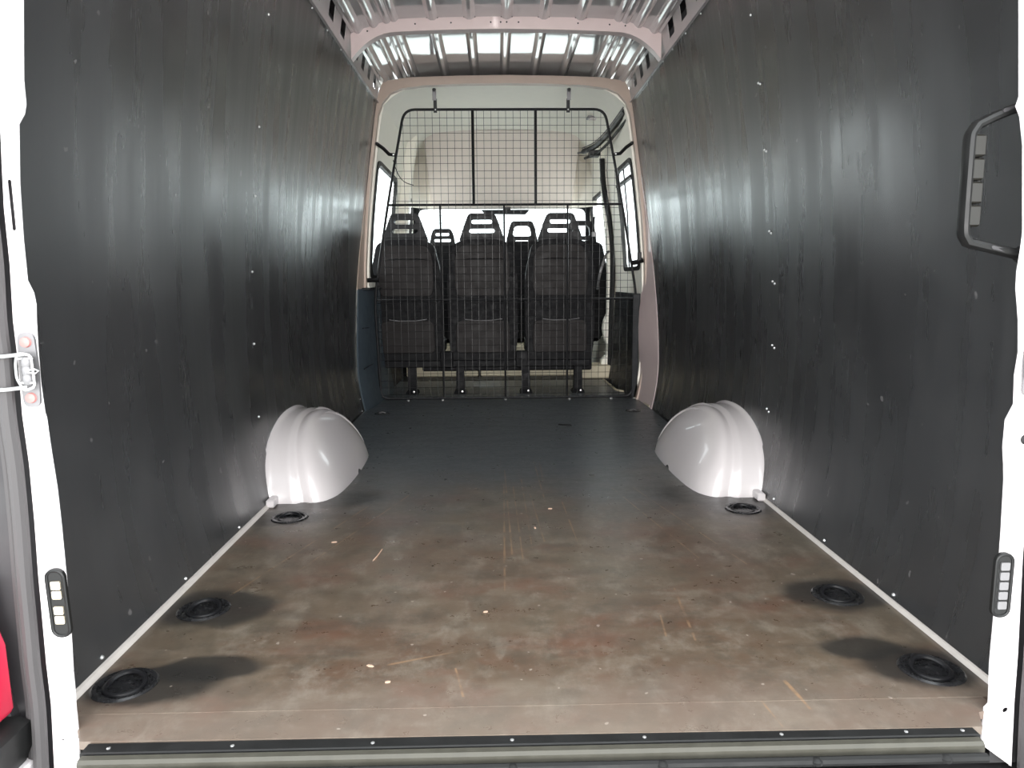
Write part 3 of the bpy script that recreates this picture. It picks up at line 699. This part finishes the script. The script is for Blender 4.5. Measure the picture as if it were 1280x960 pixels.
for cx in (-.665, -.325, .140, .510):
    lg = MB().loft([[(cx-a_, 5.06-b_, z), (cx+a_, 5.06-b_, z), (cx+a_, 5.12+b_, z), (cx-a_, 5.12+b_, z)] for z, a_, b_ in ((.003, .045, .03), (.02, .040, .02), (.03, .030, .0), (.19, .028, .0))], True, True).build('leg', 'seat', bench)
    MB().lathe([(.008, 0), (.007, -.004), (.0001, -.005)], (cx+.015, 5.028, .022), 8, 'y').build('bolt', 'screw', lg)
ds = empty('driver_seat', (-.51, 6.25, 0), 'dark front seat at the left with two-slot headrest', 'seat')
back(ds, -.51, 6.20, .30, 1.085, .50, True, 'slots', False, (.225, .16), .155)
MB().box(-.75, -.27, 6.28, 6.75, .26, .42, .03).build('seat_cushion', 'seat', ds)
fbn = empty('front_bench', (.43, 6.25, 0), 'dark double front seat with two open-frame headrests', 'seat')
for cx in (.158, .655):
    back(fbn, cx, 6.20, .30, 1.12, .44, True, 'open', False, (.27, .19), .18)
MB().box(-.08, .85, 6.28, 6.75, .26, .42, .03).build('seat_cushion', 'seat', fbn)
MB().box(-.82, -.22, 6.00, 6.6, .0, .26, .01).build('seat_base', 'beige', ds)
MB().box(-.20, .70, 6.00, 6.6, .0, .26, .01).build('seat_base', 'beige', fbn)

# ================================================================ SMALL CAB THINGS
mr = empty('rear_view_mirror', (.06, 6.93, 1.40), 'dark bar-shaped mirror at the top centre of the windscreen', 'mirror')
MB().plate(roundpoly([(-.16, 1.425), (.22, 1.42), (.26, 1.465), (-.20, 1.465)], .01), [], .03, lambda u, v, w_: (u, 6.90+w_, v-.012)).build('mirror_body', 'dark', mr)
MB().box(.02, .08, 6.90, 6.98, 1.45, 1.475).build('mount', 'plastic', mr)
def pxy(L): return L
tr = empty('door_track', (.8, 5.3, 1.9), 'black sliding door track curving inward below right headliner', 'track')
T = catmull([(.778, 4.84, 1.868), (.755, 5.1, 1.835), (.728, 5.35, 1.805), (.69, 5.6, 1.787), (.618, 5.75, 1.774)], 6)
MB().tube(T, .020, 6).build('track_rail', 'plastic', tr)
MB().tube([(p.x+.012, p.y, p.z-.050) for p in T], .010, 6).build('lower_rail', 'rubber', tr)
MB().tube([(p.x-.012, p.y-.01, p.z+.024) for p in T], .005, 5).build('rail_lip', 'zinc', tr)
MB().box(.655, .735, 5.62, 5.74, 1.725, 1.765, .005).build('roller_carriage', 'plastic', tr)
MB().tube([(.575, 5.76, 1.765), (.64, 5.74, 1.768)], .008, 6).build('cable_end', 'zinc', tr)
lp = empty('ceiling_lamp', (.655, 5.5, 1.94), 'small rectangular lamp in headliner at upper right', 'lamp')
lz = cz(.655, 5.5)
MB().box(.615, .695, 5.46, 5.54, lz-.022, lz-.004, .003).build('lamp_bezel', 'zinc', lp)
MB().box(.63, .68, 5.455, 5.53, lz-.026, lz-.020, .001).build('lens', 'clear', lp)
gh = empty('entry_handle', (.78, 5.84, .9), 'chrome curved entry handle on the cream door post', 'handle')
MB().tube(catmull([(.84, 5.86, 1.02), (.81, 5.80, .99), (.775, 5.76, .90), (.755, 5.76, .83), (.745, 5.80, .72)], 5), .010, 8).build('handle_tube', 'zinc', gh)
sb = empty('seat_belt', (.72, 5.95, 1.0), 'dark seat belt hanging by the right door post', 'seat belt')
MB().plate([(.700, 1.28), (.722, 1.34), (.745, 1.36), (.735, 1.25), (.738, .95), (.72, .90), (.705, 1.1)], [], .012, lambda u, v, w_: (u, 5.96+w_, v-.05)).build('belt_webbing', 'seat', sb)
MB().box(.715, .75, 5.93, 5.96, 1.14, 1.18, .003).build('belt_guide', 'zinc', sb)
cbx = MB().tube(catmull([(-.725, 4.86, 1.57), (-.71, 4.95, 1.50), (-.68, 5.05, 1.46), (-.63, 5.15, 1.45)], 5), .003, 5).build('cable', 'rubber')
tag(cbx, 'thin dark cable looping from the left grille bracket', 'cable')

# ================================================================ REAR HARDWARE
def hinge(s, label, zc=.643):
    x0 = s*.838
    root = empty('door_check', (x0, 1.195, zc), label, 'door check')
    pl = MB().plate(roundpoly([(x0-.013, zc-.062), (x0+.013, zc-.062), (x0+.016, zc), (x0+.013, zc+.062), (x0-.013, zc+.062), (x0-.016, zc)], .012, 4), [], .004, lambda u, v, w_: (u, 1.198-w_, v)).build('base_plate', 'zinc', root)
    for dz in (-.046, .046):
        MB().lathe([(.009, 0), (.008, -.004), (.0001, -.006)], (x0, 1.194, zc+dz), 12, 'y').build('bolt', 'redbolt', pl)
    xi = x0-s*.006
    hx = roundpoly([(xi-s*.010, zc+.026), (xi+s*.012, zc+.030), (xi+s*.016, zc+.010), (xi+s*.016, zc-.012), (xi+s*.006, zc-.032), (xi-s*.012, zc-.026)], .006, 3)
    MB().tube([(a_, 1.178, b_) for a_, b_ in hx], .0024, 6, closed=True).build('wire_frame', 'screw', root)
    for dz in (.012, -.003, -.018):
        MB().lathe([(.0001, -.010), (.007, -.009), (.009, -.004), (.009, .004), (.007, .009), (.0001, .010)], (xi, 1.183, zc+dz*.9+.003), 12).build('roller', 'zinc', root)
    for dz in (.021, -.019): MB().tube([(xi-.013, 1.178, zc+dz), (xi+.013, 1.178, zc+dz)], .0018, 6).build('pin', 'screw', root)
    MB().tube([(xi-s*.004, 1.175, zc+.002), (xi-s*.018, 1.172, zc+.004), (xi-s*.024, 1.172, zc+.001), (xi-s*.018, 1.172, zc-.003), (xi-s*.004, 1.175, zc-.001)], .0015, 6).build('split_pin', 'screw', root)
    for dz in (.026, -.028):
        MB().tube([(xi+s*.0, 1.178, zc+dz+.002), (xi+s*.03, 1.172, zc+dz-.001), (xi+s*.14, 1.146, zc+dz-.003)], .0033, 8).build('rod', 'screw', root)
hinge(-1, 'zinc door check with two rods on the left rear pillar')
hinge(1, 'zinc door check half seen on the right rear pillar')
def contact(s, zc, n, label, m):
    x0 = s*.8275 if s < 0 else .820
    tl = .06
    root = empty('contact_block', (x0, 1.195, zc), label, 'contact block')
    mp = lambda u, v, w_: (x0+u-s*0+ (v)*(-.03 if s < 0 else .0), 1.199-w_, zc+v)
    h = .062 if s < 0 else .060
    MB().plate(rrect(-.0165, .0165, -h, h, .015, 5), [], .006, mp).build('housing', 'plastic', root, bevel=.002)
    MB().tube([mp(u, v, .006) for u, v in rrect(-.0145, .0145, -h+.003, h-.003, .013, 5)], .0028, 6, closed=True).build('rim', 'plastic', root)
    zs = [.033, .016, -.012, -.029] if n == 4 else [.036, .018, 0, -.018, -.036]
    for k in zs:
        MB().plate(rrect(-.0075, .0085, k-.0072, k+.0072, .002, 2), [], .003, lambda u, v, w_: mp(u, v, w_+.006)).build('contact', m, root)
contact(-1, .239, 4, 'black oval contact block with four pale contacts, left pillar', 'brass')
contact(1, .243, 5, 'black oval contact block with five grey contacts, right pillar', 'zinc')
# grab handle on the right pillar
H = empty('grab_handle', (.83, 1.22, .94), 'black plastic D-shaped grab handle on the right rear pillar', 'handle')
hp_ = catmull([(.86, 1.235, 1.075), (.82, 1.235, 1.068), (.775, 1.24, 1.052), (.742, 1.245, 1.036)], 4)+catmull([(.733, 1.245, 1.022), (.7315, 1.245, 1.00), (.732, 1.245, .88), (.734, 1.245, .855)], 4)+catmull([(.742, 1.245, .842), (.78, 1.24, .832), (.82, 1.235, .822), (.86, 1.235, .815)], 4)
MB().tube(hp_, .0085, 10, rx=.0145).build('handle_bar', 'plastic', H)
for k in range(4):
    z0 = .868+k*.0385
    MB().box(.7335, .7535, 1.232, 1.256, z0, z0+.036, .003).build('grip_pad', 'grip', H)
for zc_, dz in ((1.061, .012), (.829, -.008)):
    MB().plate(rrect(.772, .815, -.003, .003, .0025, 3), [], .004, lambda u, v, w_: (u, 1.229-w_, zc_+v+(u-.79)*(.32 if dz > 0 else -.25))).build('slot_inset', 'dgrey', H)
    MB().box(.825, .865, 1.205, 1.25, zc_+dz-.014, zc_+dz+.014, .005).build('mounting_foot', 'plastic', H)
# tail lamp + bumper corner, left
tlp = empty('tail_lamp', (-.95, 1.19, .02), 'red tail lamp at the lower left edge', 'lamp')
MB().plate([(-1.08, .30), (-.935, .30), (-.925, .23), (-.912, .185), (-.910, .07), (-.918, .055), (-1.08, .05)], [], .05, lambda u, v, w_: (u, 1.13+w_, v-.01)).build('red_lens', 'red', tlp, bevel=.006)
MB().plate([(-1.06, .20), (-.919, .18), (-.917, .115), (-1.06, .10)], [], .006, lambda u, v, w_: (u, 1.126+w_, v)).build('clear_lens', 'clear', tlp)
bp = empty('bumper', (-.93, 1.15, -.1), 'black plastic bumper corner below the red tail lamp', 'bumper')
MB().loft([[(-1.15, y, -.09), (-.915, y, -.065), (-.895, y, -.02), (-.893, y, .026), (-.91, y, .034), (-1.15, y, .03)] for y in (1.10, 1.19)], True, True).build('bumper_end', 'plastic', bp)
MB().box(-1.15, -.895, 1.15, 1.20, -.28, -.05, .004).build('white_corner', 'paint', bp)

# ================================================================ LITTER ON THE FLOOR
CH = [(-.569, 2.12, .020, .1, 'pale oval wood chip on floor left of centre'), (-.102, 1.633, .014, .2, 'small pale splinter in the middle of the floor'), (-.336, 1.395, .020, -.4, 'pink wood chip on the floor near left rear'), (-.291, 1.333, .014, .3, 'small pale flake behind the pink chip near left rear'),
      (.112, 2.418, .018, 0., 'pale splinter on floor between the wheel arches'), (.048, 2.223, .016, 1.9, 'white flake on the floor amid the long scratches')]
for x, y, L, a, lab in CH:
    c, s_ = math.cos(a)*.8, math.sin(a)*.8
    o = MB().plate([(-L*.5, -.002), (-L*.1, -.0042), (L*.4, -.003), (L*.5, .001), (L*.1, .004), (-L*.4, .003)], [], .0018, lambda u, v, w_: (u*c-v*s_, u*s_+v*c, w_)).build('wood_chip', 'wood')
    o.location = (x, y, .0003); tag(o, lab, 'wood chip', 'litter on the floor')
sp = MB().tube([(-.425, 1.965, .002), (-.418, 2.0, .003), (-.413, 2.05, .002)], .0016, 5).build('splinter', 'wood'); tag(sp, 'long thin wood splinter on the floor left of centre', 'splinter')
o = MB(); o.tube([(.27, 3.90, .003), (.29, 3.885, .004), (.335, 3.88, .003), (.335, 3.86, .003)], .004, 5)
o = o.build('cable_tie', 'rubber'); tag(o, 'short black tie lying on the bluish front of the floor', 'cable tie')
for s, lab in ((-1, 'small dark floor anchor at the front left'), (1, 'small dark floor anchor at the front right')):
    r_ = empty('floor_anchor', (s*.76, 4.31, 0), lab, 'anchor', None)
    MB().lathe([(.0001, .002), (.03, .002), (.034, .004), (.045, .004), (.048, .0)], (s*.76, 4.31, 0), 20).build('anchor_plate', 'cupm', r_)
    MB().tube([(s*.76-.02, 4.31, .004), (s*.76, 4.31, .010), (s*.76+.02, 4.31, .004)], .004, 6).build('anchor_loop', 'zinc', r_)
